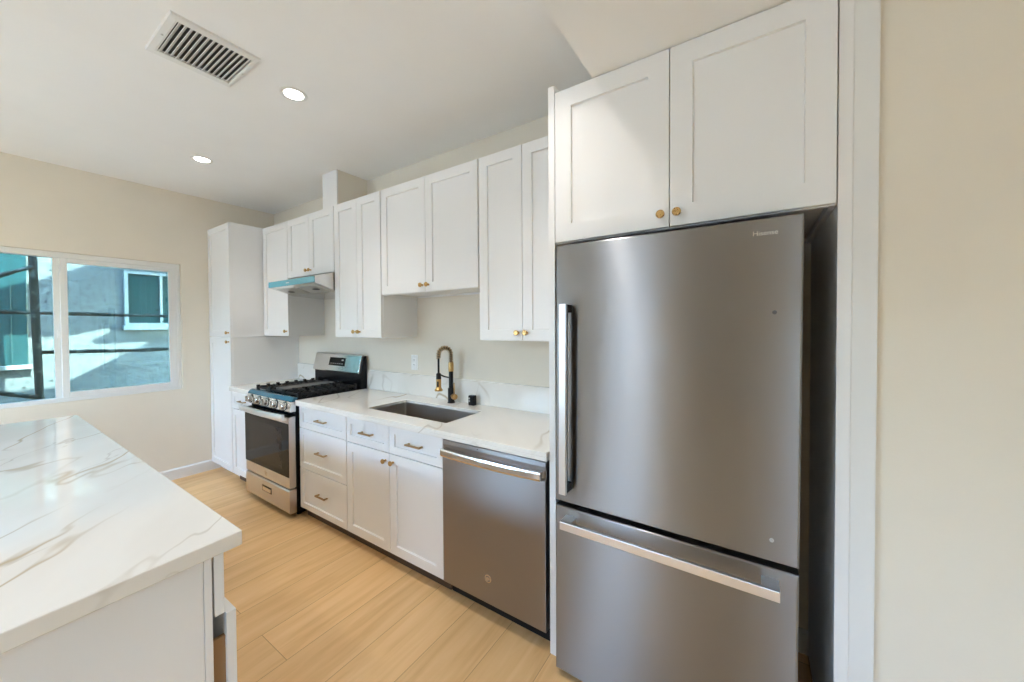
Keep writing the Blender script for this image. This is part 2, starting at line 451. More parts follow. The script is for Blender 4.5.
struct('wall_rear', boxes([(XW, RX0, YR - 0.12, YR, 0, ZC + 0.12), (RX1, DX0, YR - 0.12, YR, 0, ZC + 0.12), (DX1, QX0, YR - 0.12, YR, 0, ZC + 0.12), (QX1, XE + 0.15, YR - 0.12, YR, 0, ZC + 0.12),
                           (RX0, RX1, YR - 0.12, YR, 0, RZ0), (RX0, RX1, YR - 0.12, YR, RZ1, ZC + 0.12), (DX0, DX1, YR - 0.12, YR, DZ1, ZC + 0.12),
                           (QX0, QX1, YR - 0.12, YR, 0, QZ0), (QX0, QX1, YR - 0.12, YR, QZ1, ZC + 0.12)]), M['wall'])
struct('wall_side', bxm(XE, XE + 0.15, YR, YW, 0, ZC + 0.12), M['wall'])
struct('wall_right', bxm(0.238, XE, 1.474, YW, 0, ZC + 0.12), M['wall'])
struct('ceiling', bxm(XW - 0.15, XE + 0.15, YR - 0.12, YW + 0.15, ZC, ZC + 0.12), M['ceil'])
struct('ceiling_dropped', bxm(-0.557, XE, -1.2, YW, ZS, ZC), M['ceil'])
# box duct up to the ceiling above the hood cabinets: painted sides, white board in front
struct('wall_chase', bxm(-3.138, -2.926, 1.790, YW, 2.470, ZC), M['wall'])
struct('trim_1', bxm(-3.140, -2.924, 1.778, 1.790, 2.470, ZC), M['white'])
def baseboard(name, pts, axis, a0, a1):
    bm = bmesh.new(); prism(bm, pts, axis, a0, a1); return struct(name, bm, M['trim'])
bbz = 0.105
baseboard('baseboard_left', [(XW, 0), (XW + 0.015, 0), (XW + 0.015, bbz - 0.012), (XW + 0.006, bbz), (XW, bbz)], 'y', YR, YD + 0.07)
baseboard('baseboard_back', [(YW, 0), (YW - 0.015, 0), (YW - 0.015, bbz - 0.012), (YW - 0.006, bbz), (YW, bbz)], 'x', -0.728, 0.204)
baseboard('baseboard_right', [(1.474, 0), (1.459, 0), (1.459, bbz - 0.012), (1.468, bbz), (1.474, bbz)], 'x', XR + 0.001, XE)
baseboard('baseboard_rear', [(YR, 0), (YR + 0.015, 0), (YR + 0.015, bbz - 0.012), (YR + 0.006, bbz), (YR, bbz)], 'x', -1.25, -0.93)
struct('trim_2', bxm(0.2375, XR - 0.01, 1.456, 1.4735, 0.0, ZS), M['trim'])         # scribe strip between fridge panel and wall

# left window (horizontal slider)
win = thing('window_1', '', '', (XW, 0.516, 0.868)); del win['label']; del win['category']; win['kind'] = 'structure'
xi = XW - 0.022
bm = bmesh.new()
for a in ((WY0, WY0 + 0.04, WZ0, WZ1), (WY1 - 0.028, WY1, WZ0, WZ1), (WY0 + 0.04, WY1 - 0.028, WZ0, WZ0 + 0.032), (WY0 + 0.04, WY1 - 0.028, WZ1 - 0.045, WZ1)):
    box(bm, xi - 0.085, xi, *a)
box(bm, xi - 0.085, xi - 0.035, 0.440, 0.475, WZ0 + 0.032, WZ1 - 0.045)
new_obj('frame', bm, M['vinyl'], win, bevel=0.003)
bm = bmesh.new()
for a in ((0.4735, 0.513, 0.900, 2.045), (1.137, 1.194, 0.900, 2.045), (0.513, 1.137, 0.900, 0.943), (0.513, 1.137, 2.008, 2.045)):
    box(bm, xi - 0.034, xi - 0.004, *a)
sash = new_obj('sash', bm, M['vinyl'], win, bevel=0.003)
new_obj('pane', bxm(xi - 0.022, xi - 0.017, 0.5135, 1.1365, 0.9435, 2.0075), M['pane'], sash)
new_obj('latch', boxes([(xi - 0.034, xi - 0.012, 0.455, 0.4765, 1.395, 1.455), (xi - 0.012, xi - 0.002, 0.46, 0.472, 1.41, 1.44)]), M['vinyl'], win, bevel=0.002)
new_obj('pane', bxm(xi - 0.063, xi - 0.058, WY0 + 0.0405, 0.4395, WZ0 + 0.0325, WZ1 - 0.0455), M['pane'], win)

# invented rear door and windows, unseen: added for daylight and fridge reflections
rd = thing('added_glass_door', '', '', (-1.75, YR, 0)); del rd['label']; del rd['category']; rd['kind'] = 'structure'
fd = 0.06
new_obj('frame', boxes([(DX0, DX0 + fd, YR - 0.1, YR - 0.02, 0, DZ1), (DX1 - fd, DX1, YR - 0.1, YR - 0.02, 0, DZ1), (DX0 + fd, DX1 - fd, YR - 0.1, YR - 0.02, DZ1 - fd, DZ1), (DX0 + fd, DX1 - fd, YR - 0.1, YR - 0.02, 0, fd)]), M['vinyl'], rd)
new_obj('pane', bxm(DX0 + fd, DX1 - fd, YR - 0.063, YR - 0.057, fd, DZ1 - fd), M['pane2'], rd)
d2 = thing('added_dark_door', '', '', (-0.42, YR, 0)); del d2['label']; del d2['category']; d2['kind'] = 'structure'  # invented dark door, unseen: added to give the fridge a dark reflection
new_obj('leaf', shaker_bm(-0.84, -0.02, 0.005, 2.04, YR + 0.036, 0.035, 0.11, 0.01, sgn=-1), M['darkdoor'], d2)
new_obj('casing', boxes([(-0.92, -0.845, YR, YR + 0.02, 0, 2.12), (-0.015, 0.06, YR, YR + 0.02, 0, 2.12), (-0.845, -0.015, YR, YR + 0.02, 2.045, 2.12)]), M['trim'], d2)
def added_rear_window(name, X0, X1, Z0, Z1):
    t = thing(name, '', '', ((X0 + X1) / 2, YR, Z0)); del t['label']; del t['category']; t['kind'] = 'structure'
    new_obj('frame', boxes([(X0, X0 + fd, YR - 0.1, YR - 0.02, Z0, Z1), (X1 - fd, X1, YR - 0.1, YR - 0.02, Z0, Z1), (X0 + fd, X1 - fd, YR - 0.1, YR - 0.02, Z1 - fd, Z1), (X0 + fd, X1 - fd, YR - 0.1, YR - 0.02, Z0, Z0 + fd)]), M['vinyl'], t)
    new_obj('pane', bxm(X0 + fd, X1 - fd, YR - 0.063, YR - 0.057, Z0 + fd, Z1 - fd), M['pane2'], t)
added_rear_window('added_window_left', RX0, RX1, RZ0, RZ1)
added_rear_window('added_window_right', QX0, QX1, QZ0, QZ1)

# ------------------------------------------------------------------ outside the left window
struct('ground', bxm(-14, 10, -16, 10, -0.35, -0.12), M['concrete'])
struct('light_blocking_walls', boxes([(-9, 7, -7.6, -7.4, -0.12, 2.9), (-6.55, -4.9, -3.6, -3.5, -0.12, 2.9), (-6.55, -4.9, 4.5, 4.6, -0.12, 2.9)]), M['concrete'])  # unseen walls added to cut sky light and dim the fridge's bright reflection
XN = -6.6
nb = thing('neighbouring_house', 'grey stucco house wall close outside the window', 'building', (XN, 0.8, -0.12))
new_obj('wall', bxm(XN - 0.3, XN, -4.0, 5.0, -0.12, 5.2), M['stucco'], nb)
new_obj('sky_blocker', boxes([(XN, XN + 0.85, -4.0, 5.0, 3.42, 3.50), (XN + 0.85, XN + 0.88, -4.0, 5.0, 3.36, 3.56)]), M['concrete'], nb)  # unseen overhang added to block sky light between the houses
def nwin(y0, y1, z0, z1, mull, sill_over):
    bm = bmesh.new(); t = 0.035
    for a in ((y0, y0 + t, z0, z1), (y1 - t, y1, z0, z1), (y0 + t, y1 - t, z1 - t, z1), (y0 + t, y1 - t, z0, z0 + t)):
        box(bm, XN, XN + 0.045, *a)
    for my in mull: box(bm, XN, XN + 0.04, my - 0.014, my + 0.014, z0 + t, z1 - t)
    f = new_obj('window_frame', bm, M['oldvinyl'], nb, bevel=0.003)
    new_obj('pane', bxm(XN + 0.002, XN + 0.012, y0 + t, y1 - t, z0 + t, z1 - t), M['dkpane'], f)
    new_obj('sill', bxm(XN, XN + 0.09, y0 - sill_over, y1 + sill_over, z0 - 0.055, z0), M['oldvinyl'], f, bevel=0.004)
nwin(1.165, 2.05, 1.50, 2.19, (1.508,), 0.02)
bm = bmesh.new()      # tall teal shuttered window at the left
box(bm, XN, XN + 0.03, -0.55, 0.43, 1.08, 2.29)
for y in (-0.30, -0.05, 0.20, 0.32):
    box(bm, XN + 0.03, XN + 0.042, y - 0.006, y + 0.006, 1.08, 2.29)
sh = new_obj('window_panel', bm, M['dkpane'], nb, bevel=0.002)
new_obj('sill', bxm(XN, XN + 0.08, -0.6, 0.45, 1.035, 1.08), M['oldvinyl'], sh, bevel=0.004)
tf = thing('scaffold_frame', 'dark weathered post with thin crossbars outside the left window pane', 'scaffold', (-5.5, 0.41, -0.12))
bm = bmesh.new(); tube(bm, [(-5.5, 0.452, -0.12), (-5.5, 0.415, 0.85), (-5.502, 0.405, 1.5), (-5.5, 0.397, 2.1), (-5.5, 0.380, 3.1)], 0.027, 12)
new_obj('post', bm, M['weather'], tf, smooth=True)
def rail(p, q, r):
    bm = bmesh.new(); a, b = Vector(p), Vector(q)
    pts = [a.lerp(b, i / 14) + Vector((0, 0, random.uniform(-0.004, 0.004))) for i in range(15)]
    tube(bm, pts, r, 8, radii=[r * random.uniform(0.75, 1.25) for _ in pts]); new_obj('rail', bm, M['weather'], tf, smooth=True)
rail((-5.52, -1.2, 1.640), (-5.52, 2.6, 1.585), 0.017)
rail((-5.52, 0.40, 1.249), (-5.52, 2.6, 1.205), 0.016)
rail((-5.48, -1.0, 1.26), (-5.48, 0.40, 2.032), 0.018)
rail((-5.48, -0.9, 1.33), (-5.48, 0.40, 0.838), 0.016)
# unseen blocker, added and cut to shape the sun patches on the neighbour's wall
kx = 1.55 / 0.75; dy, dz = 0.10 * kx, 0.90 * kx
# two pieces: one shading above the sunlit gap, one below it
band = [(-1.2, 1.385), (0.43, 1.405), (0.72, 1.42), (1.043, 1.509), (1.05, 1.429), (0.90, 1.333), (0.919, 1.312), (1.458, 1.329), (4.5, 3.195), (4.5, 4.39), (0.73, 2.137), (-0.55, 1.37)]
lower_slab = [(-0.139, 0.35), (0.721, 0.877), (1.458, 1.329), (4.5, 3.195), (4.5, 0.35)]
bm = bmesh.new()
for pl in (band, lower_slab):
    prism(bm, [(a + dy, b + dz) for a, b in pl], 'x', XN + 1.55, XN + 1.58)
struct('sun_blocker', bm, M['concrete'])

# ------------------------------------------------------------------ ceiling fixtures
def downlight(x, y, z, label):
    t = thing('recessed_light', label, 'ceiling light', (x, y, z), 'recessed ceiling lights')
    bm = bmesh.new(); L = []
    for r, h in ((0.070, 0.0), (0.069, -0.003), (0.062, -0.004), (0.050, -0.003), (0.048, -0.001)):
        L.append([(x + r * math.cos(2 * PI * i / 40), y + r * math.sin(2 * PI * i / 40), z + h) for i in range(40)])
    loops(bm, L, cap0=False, cap1=False)
    new_obj('trim_ring', bm, M['trim'], t, smooth=True)
    bm = bmesh.new(); vs = [bm.verts.new((x + 0.048 * math.cos(2 * PI * i / 40), y + 0.048 * math.sin(2 * PI * i / 40), z - 0.0025)) for i in range(40)]
    bm.faces.new(vs[::-1]); me = new_obj('lens', bm, M['lens'], t)
    me.data.flip_normals() if me.data.polygons[0].normal.z > 0 else None
    me['label'] = 'glowing round lens'
    bl = bpy.data.lights.new('bulb', 'AREA'); bl.shape = 'DISK'; bl.size = 0.095; bl.energy = BULB; bl.color = (1.0, 0.965, 0.92); bl.spread = math.radians(95)
    bo = bpy.data.objects.new('bulb', bl); COL.objects.link(bo); bo.parent = t; bo.location = (0, 0, -0.008)
downlight(-2.186, 1.078, ZC, 'glowing recessed ceiling light nearest the white vent')
downlight(-3.624, 1.087, ZC, 'glowing recessed ceiling light nearest the window wall')
downlight(-0.746, 1.080, ZC, 'recessed ceiling light in front of the fridge, out of the photo')
downlight(-2.186, -0.75, ZC, 'recessed ceiling light over the middle of the island')
downlight(-3.624, -0.75, ZC, 'recessed ceiling light over the window end of the island')
downlight(-0.746, -0.75, ZC, 'recessed ceiling light behind the camera, near end of the island')

vt = thing('ceiling_vent', 'white square slatted air return grille on the ceiling', 'vent', (-2.21, 0.686, ZC))
vx0, vx1, vy0, vy1 = -2.400, -2.030, 0.512, 0.850
ix0, ix1, iy0, iy1 = -2.355, -2.066, 0.545, 0.827
bm = bmesh.new()
def RR(x0, x1, y0, y1, z): return [(x0, y0, z), (x1, y0, z), (x1, y1, z), (x0, y1, z)]
loops(bm, [RR(vx0, vx1, vy0, vy1, ZC), RR(vx0 + 0.003, vx1 - 0.003, vy0 + 0.003, vy1 - 0.003, ZC - 0.010), RR(ix0 - 0.008, ix1 + 0.008, iy0 - 0.008, iy1 + 0.008, ZC - 0.013), RR(ix0, ix1, iy0, iy1, ZC - 0.011), RR(ix0, ix1, iy0, iy1, ZC - 0.001)], cap0=False, cap1=False)
new_obj('frame', bm, M['trim'], vt)
new_obj('duct', bxm(ix0, ix1, iy0, iy1, ZC - 0.0015, ZC - 0.0005), M['dark'], vt)
ns = 14
for i in range(ns):
    yc = iy0 + (i + 0.5) * (iy1 - iy0) / ns
    bm = bmesh.new(); prism(bm, [(yc + 0.0070, ZC - 0.003), (yc + 0.0055, ZC - 0.002), (yc - 0.0060, ZC - 0.0105), (yc - 0.0045, ZC - 0.012)], 'x', ix0, ix1)
    new_obj('slat', bm, M['trim'], vt)
for (sx_, sy_) in ((-2.21, 0.529), (-2.21, 0.838)):
    bm = bmesh.new(); lathe(bm, [(0.005, 0), (0.0045, 0.002), (0, 0.0025)], (sx_, sy_, ZC - 0.012), (0, 0, -1), 12)
    new_obj('screw', bm, M['filter'], vt)

# ------------------------------------------------------------------ wall cabinets
G = 0.0015
YC = YU + 0.02      # carcass front of the wall cabinets
ZT = 2.466; ZUB = 1.384
def wall_cab(x0, x1, z0, splits, label, knobs, frw=0.060, z1=ZT, yf=YU, group='white wall cabinets', back=YW, recess=0.012):
    t = thing('wall_cabinet', label, 'cabinet', ((x0 + x1) / 2, back - 0.2, z0), group)
    yc = yf + 0.02; p = 0.016; bm = bmesh.new()
    box(bm, x0, x0 + p, yc, back - 0.001, z0, z1); box(bm, x1 - p, x1, yc, back - 0.001, z0, z1)
    box(bm, x0 + p, x1 - p, yc, back - 0.001, z1 - p, z1)
    box(bm, x0 + p, x1 - p, yc, back - 0.001, z0 + recess, z0 + recess + p)
    box(bm, x0 + p, x1 - p, yc, yc + 0.018, z0, z0 + recess)            # bottom rail
    box(bm, x0 + p, x1 - p, back - 0.02, back - 0.001, z0 - 0.0, z0 + recess)   # hanging rail
    box(bm, x0 + p, x1 - p, back - 0.008, back - 0.001, z0 + recess + p, z1 - p)
    new_obj('carcass', bm, M['white'], t, bevel=0.0008, seg=1)
    xs = [x0] + splits + [x1]
    for i in range(len(xs) - 1):
        a, b = xs[i] + G, xs[i + 1] - G
        if i == 0: a = xs[0] + 0.003
        if i == len(xs) - 2: b = xs[-1] - 0.003
        kx_ = knobs[i]
        door(t, a, b, z0 + 0.003, z1 - 0.003, yf, (kx_, z0 + 0.047) if kx_ is not None else None, frw)
    return t
wall_cab(-4.152, -3.654, ZUB, [], 'narrow white single-door wall cabinet between pantry and range hood', [-3.654 - 0.032])
wall_cab(-3.651, -2.888, 1.922, [-3.272], 'short white two-door wall cabinet directly above the range hood', [-3.299, -3.245])
wall_cab(-2.884, -2.289, ZUB, [-2.577], 'tall white two-door wall cabinet between range hood and sink cabinet', [-2.606, -2.548])
wall_cab(-2.284, -1.377, 1.698, [-1.824], 'short wide white two-door wall cabinet above the sink', [-1.852, -1.796])
wall_cab(-1.372, -0.775, ZUB, [-1.069], 'tall white two-door wall cabinet right of the sink, beside fridge column', [-1.097, -1.041])
c6 = wall_cab(-0.7275, 0.203, 1.826, [-0.2617], 'big white two-door cabinet directly above the refrigerator', [-0.289, -0.234], frw=0.074, z1=ZS - 0.001, yf=1.442, recess=0.02)

# tall fridge panels
tag(new_obj('end_panel', bxm(-0.7592, -0.7285, 1.445, YW - 0.001, 0, 2.508), M['white'], bevel=0.001, origin=(-0.744, 1.77, 0)), 'white full-height end panel between the dishwasher and the fridge', 'panel', 'tall panels beside the fridge')
tag(new_obj('end_panel', bxm(0.2045, 0.237, 1.452, YW - 0.001, 0, ZS - 0.0005), M['white'], bevel=0.001, origin=(0.223, 1.77, 0)), 'white full-height end panel right of the fridge', 'panel', 'tall panels beside the fridge')

# tall pantry
pn = thing('pantry_cabinet', 'tall narrow white pantry cabinet in the corner by the window wall', 'cabinet', (-4.43, 1.76, 0))
px0, px1 = XW + 0.001, -4.168; pyf = 1.440; pyc = pyf + 0.02
bm = bmesh.new()
box(bm, px0, px1, pyc, YW - 0.001, 0.09, 1.3735); box(bm, px0, px1, pyc, YW - 0.001, 1.3765, 2.474)
box(bm, px0, px1, pyc + 0.06, YW - 0.001, 0.0, 0.09)
new_obj('carcass', bm, M['white'], pn, bevel=0.001, seg=1)
door(pn, px0 + 0.003, px1 - 0.003, 0.085, 1.372, pyf, (px1 - 0.037, 1.372 - 0.04))
door(pn, px0 + 0.003, px1 - 0.003, 1.379, 2.470, pyf, (px1 - 0.037, 1.379 + 0.04))

# ------------------------------------------------------------------ base cabinets
ZB0 = 0.085
def base_carcass(t, x0, x1):
    bm = bmesh.new(); yc = YD + 0.02; p = 0.016
    for a, b in ((x0, x0 + p), (x1 - p, x1)):
        box(bm, a, b, yc, YW - 0.001, 0.09, 0.868); box(bm, a, b, yc + 0.047, YW - 0.001, 0.0, 0.09)
    box(bm, x0 + p, x1 - p, yc, YW - 0.001, 0.09, 0.106)
    box(bm, x0 + p, x1 - p, YW - 0.012, YW - 0.001, 0.106, 0.868)
    box(bm, x0 + p, x1 - p, yc, yc + 0.018, 0.106, 0.868)
    new_obj('carcass', bm, M['white'], t)
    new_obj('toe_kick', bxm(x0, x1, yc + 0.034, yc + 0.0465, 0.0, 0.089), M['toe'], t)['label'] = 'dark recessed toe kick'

lb = thing('base_cabinet', 'narrow white base cabinet between the pantry and the range', 'cabinet', (-3.93, 1.76, 0), 'white base cabinets')
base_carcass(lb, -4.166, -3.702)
drawer(lb, -4.163, -3.705, 0.705, 0.862, YD)
door(lb, -4.163, -3.705, ZB0, 0.699, YD, (-3.745, 0.655))
db = thing('base_cabinet', 'white three-drawer base cabinet right of the range', 'cabinet', (-2.61, 1.76, 0), 'white base cabinets')
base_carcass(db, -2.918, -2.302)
drawer(db, -2.915, -2.305, 0.704, 0.866, YD)
drawer(db, -2.915, -2.305, 0.396, 0.698, YD)
drawer(db, -2.915, -2.305, ZB0, 0.390, YD)
sb = thing('base_cabinet', 'white sink base cabinet with two doors under two small drawer fronts', 'cabinet', (-1.85, 1.76, 0), 'white base cabinets')
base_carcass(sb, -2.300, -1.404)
drawer(sb, -2.297, -1.856, 0.700, 0.866, YD); drawer(sb, -1.852, -1.407, 0.700, 0.866, YD)
door(sb, -2.297, -1.856, ZB0, 0.694, YD, (-1.889, 0.648)); door(sb, -1.852, -1.407, ZB0, 0.694, YD, (-1.819, 0.648))

# worktops
SX0, SX1, SY0, SY1 = -2.225, -1.487, 1.552, 1.889
YF = 1.420
bm = bmesh.new()
def ring_slab(bm, X0, X1, Y0, Y1, x0, x1, y0, y1, z0, z1, r=0.008, k=4):
    def rr(x0, x1, y0, y1, r):
        P = []
        for cx, cy, a0 in ((x1 - r, y0 + r, -PI / 2), (x1 - r, y1 - r, 0), (x0 + r, y1 - r, PI / 2), (x0 + r, y0 + r, PI)):
            for i in range(k + 1):
                a = a0 + i * PI / 2 / k; P.append((cx + r * math.cos(a), cy + r * math.sin(a)))
        return P
    inn = rr(x0, x1, y0, y1, r); n = len(inn)
    # outer loop with one vertex per inner vertex, gathered at the corners
    out = [];
    for c in ((X1, Y0), (X1, Y1), (X0, Y1), (X0, Y0)):
        out += [c] * (k + 1)
    it = [bm.verts.new((*p, z1)) for p in inn]; ib = [bm.verts.new((*p, z0)) for p in inn]
    ct = {}; cb = {}
    for c in set(out): ct[c] = bm.verts.new((*c, z1)); cb[c] = bm.verts.new((*c, z0))
    for i in range(n):
        j = (i + 1) % n
        bm.faces.new((it[i], ib[i], ib[j], it[j]))
        for V, C in ((it, ct), (ib, cb)):
            q = [V[i], V[j]]; a, b = C[out[j]], C[out[i]]
            q += [a] if a is b else [a, b]
            bm.faces.new(q)
    cs = [(X1, Y0), (X1, Y1), (X0, Y1), (X0, Y0)]
    for i in range(4):
        a, b = cs[i], cs[(i + 1) % 4]
        bm.faces.new((ct[a], cb[a], cb[b], ct[b]))
ring_slab(bm, -2.930, -0.7606, YF, YW - 0.001, SX0, SX1, SY0, SY1, 0.890, 0.910)
box(bm, -2.930, -0.7606, YF, YF + 0.028, 0.870, 0.890)
box(bm, -2.930, SX0 - 0.06, YF + 0.028, YW - 0.001, 0.870, 0.890); box(bm, SX1 + 0.06, -0.7606, YF + 0.028, YW - 0.001, 0.870, 0.890)
tag(new_obj('worktop', bm, M['quartz2'], origin=(-1.85, 1.75, 0.87), bevel=0.002), 'long white veined quartz worktop with the sink cut into it', 'worktop')
tag(new_obj('worktop', bxm(-4.167, -3.700, YF, YW - 0.001, 0.870, 0.910), M['quartz2'], origin=(-3.93, 1.75, 0.87), bevel=0.002), 'short white quartz worktop between the pantry and the range', 'worktop')
tag(new_obj('backsplash', bxm(-2.930, -0.7606, YW - 0.021, YW - 0.001, 0.9105, 1.078), M['quartz2'], origin=(-1.85, 2.06, 0.91), bevel=0.0015), 'low white veined quartz backsplash behind the sink', 'backsplash')
tag(new_obj('backsplash', bxm(-4.167, -3.700, YW - 0.021, YW - 0.001, 0.9105, 1.078), M['quartz2'], origin=(-3.93, 2.06, 0.91), bevel=0.0015), 'short low quartz backsplash between pantry and range', 'backsplash')

# sink
sk_ = thing('kitchen_sink', 'rectangular stainless undermount sink set in the quartz worktop', 'sink', (-1.856, 1.72, 0.66))
bm = bmesh.new()
def rrz(x0, x1, y0, y1, r, z, k=4):
    P = []
    for cx, cy, a0 in ((x1 - r, y0 + r, -PI / 2), (x1 - r, y1 - r, 0), (x0 + r, y1 - r, PI / 2), (x0 + r, y0 + r, PI)):
        for i in range(k + 1):
            a = a0 + i * PI / 2 / k; P.append((cx + r * math.cos(a), cy + r * math.sin(a), z))
    return P
e = 0.004
loops(bm, [rrz(SX0 - 0.02, SX1 + 0.02, SY0 - 0.02, SY1 + 0.02, 0.02, 0.8895), rrz(SX0 - e, SX1 + e, SY0 - e, SY1 + e, 0.012, 0.8895), rrz(SX0 - e, SX1 + e, SY0 - e, SY1 + e, 0.012, 0.69),
           rrz(SX0 + 0.01, SX1 - 0.01, SY0 + 0.01, SY1 - 0.01, 0.02, 0.672), rrz(-1.90, -1.812, 1.68, 1.768, 0.04, 0.664)], cap0=False)
new_obj('basin', bm, M['sink'], sk_)
bm = bmesh.new(); lathe(bm, [(0.043, 0.0), (0.043, 0.003), (0.034, 0.004), (0.030, 0.001), (0, 0.001)], (-1.856, 1.724, 0.665), (0, 0, 1), 28)
new_obj('drain', bm, M['chrome'], sk_)

# faucet: black body, brass spring spout
fx, fy = -1.852, 1.990
fc = thing('kitchen_faucet', 'black and brass spring-neck pull-down faucet behind the sink', 'faucet', (fx, fy, 0.91))
bm = bmesh.new()
lathe(bm, [(0.027, 0.0005), (0.027, 0.006), (0.0235, 0.010), (0.0235, 0.105), (0.0165, 0.112), (0.0165, 0.232), (0.014, 0.236)], (fx, fy, 0.91), (0, 0, 1), 24)
new_obj('body', bm, M['matte'], fc, smooth=False)
bm = bmesh.new(); lathe(bm, [(0.0175, 0.230), (0.0195, 0.234), (0.0195, 0.292), (0.016, 0.298)], (fx, fy, 0.91), (0, 0, 1), 24)
new_obj('collar', bm, M['brass'], fc)['label'] = 'brass collar'
dirv = Vector((-0.5, -0.866, 0)); ra = 0.046
path = [Vector((fx, fy, 1.20 + 0.067 * i / 8)) for i in range(8)]
c0 = Vector((fx, fy, 1.267)) + dirv * ra
for i in range(33):
    a = PI * i / 32; path.append(c0 - dirv * ra * math.cos(a) + Vector((0, 0, ra * math.sin(a))))
pe = path[-1]
for i in range(1, 4): path.append(pe - Vector((0, 0, 0.03 * i / 3)))
bm = bmesh.new(); tube(bm, path, 0.0085, 12); new_obj('neck', bm, M['matte'], fc, smooth=True)
# spring around the neck
L = [0.0]
for a, b in zip(path, path[1:]): L.append(L[-1] + (b - a).length)
tot = L[-1]; turns = 15; N = turns * 12; hel = []
nv = dirv.cross(Vector((0, 0, 1))).normalized()
for i in range(N + 1):
    s = tot * i / N; k = max(j for j in range(len(L)) if L[j] <= s + 1e-9); k = min(k, len(path) - 2)
    f = (s - L[k]) / (L[k + 1] - L[k]); p = path[k].lerp(path[k + 1], f); t = (path[k + 1] - path[k]).normalized()
    u = nv; v = t.cross(u).normalized(); an = 2 * PI * turns * i / N
    hel.append(p + (u * math.cos(an) + v * math.sin(an)) * 0.0138)
bm = bmesh.new(); tube(bm, hel, 0.0045, 6); new_obj('spring', bm, M['bronze'], fc, smooth=True)['label'] = 'brass coil spring'
hp = pe - Vector((0, 0, 0.03))
bm = bmesh.new(); tube(bm, [hp + Vector((0, 0, 0.01)), hp, Vector((hp.x, hp.y, 1.125))], 0.0072, 12); new_obj('hose', bm, M['matte'], fc, smooth=True)
bm = bmesh.new(); lathe(bm, [(0.010, 0.128), (0.0175, 0.122), (0.0185, 0.085)], (hp.x, hp.y, 1.005), (0, 0, 1), 20); new_obj('head_cap', bm, M['matte'], fc)
bm = bmesh.new(); lathe(bm, [(0.0183, 0.0845), (0.0183, 0.03), (0.0215, 0.018), (0.029, 0.010), (0.029, 0.0), (0.024, -0.002), (0, -0.002)], (hp.x, hp.y, 1.005), (0, 0, 1), 24)
sh_ = new_obj('spray_head', bm, M['brass'], fc); sh_['label'] = 'brass spray head'
sd = Vector((hp.x, hp.y, 0)) + Vector((0.4, -0.9, 0)).normalized() * 0.0178
bm = bmesh.new(); box(bm, sd.x - 0.006, sd.x + 0.006, sd.y - 0.004, sd.y + 0.006, 1.035, 1.075); new_obj('spray_button', bm, M['matte'], sh_, bevel=0.002)
bm = bmesh.new()
tube(bm, [Vector((fx, fy, 1.095)) + dirv * 0.014, Vector((fx, fy, 1.105)) + dirv * 0.05, Vector((hp.x, hp.y, 1.118)) - dirv * 0.016], 0.0055, 10)
new_obj('holder_arm', bm, M['matte'], fc, smooth=True)
bm = bmesh.new()
lathe(bm, [(0.013, 0.018), (0.013, 0.040), (0.021, 0.042), (0.021, 0.066), (0.018, 0.069), (0, 0.069)], (fx, fy, 0.962), (0.92, -0.38, 0), 24)
new_obj('handle_hub', bm, M['brass'], fc)['label'] = 'brass handle hub'
h0 = Vector((fx, fy, 0.962)) + Vector((0.92, -0.38, 0)).normalized() * 0.055
bm = bmesh.new(); tube(bm, [h0, h0 + Vector((-0.005, 0.004, 0.045)), h0 + Vector((-0.012, 0.01, 0.098))], 0.0045, 10, radii=[0.0055, 0.0045, 0.004])
new_obj('lever', bm, M['brass'], fc, smooth=True)['label'] = 'thin brass lever'

ag = thing('air_gap_fitting', 'small black box-shaped fitting on the worktop right of the faucet', 'fitting', (-1.663, 2.0, 0.91))
new_obj('body', bxm(-1.688, -1.638, 1.985, 2.022, 0.9105, 0.981), M['matte'], ag, bevel=0.006, seg=3)
for z in (0.955, 0.937):
    new_obj('marking', bxm(-1.681, -1.670, 1.9842, 1.9852, z, z + 0.010), M['grey'], ag)['label'] = 'small pale mark'

oc = thing('wall_outlet', 'white wall outlet plate above the backsplash left of the faucet', 'outlet', (-2.324, YW, 1.174))
new_obj('plate', bxm(-2.362, -2.287, YW - 0.007, YW - 0.0005, 1.112, 1.236), M['plastic'], oc, bevel=0.003)
for z in (1.193, 1.155):
    sk2 = new_obj('socket', bxm(-2.340, -2.309, YW - 0.0095, YW - 0.006, z - 0.015, z + 0.015), M['plastic'], oc, bevel=0.002)
    for dx in (-0.007, 0.007):
        new_obj('slot', bxm(-2.3245 + dx - 0.0012, -2.3245 + dx + 0.0012, YW - 0.0100, YW - 0.009, z - 0.003, z + 0.007), M['dark'], sk2)

# ------------------------------------------------------------------ dishwasher
dw = thing('dishwasher', 'brushed stainless dishwasher under the worktop beside the fridge', 'dishwasher', (-1.10, 1.75, 0))
dx0, dx1, dyf = -1.400, -0.774, 1.432
new_obj('tub', bxm(-1.398, -0.780, 1.475, YW - 0.03, 0.1, 0.866), M['matte'], dw)
bm = bmesh.new()
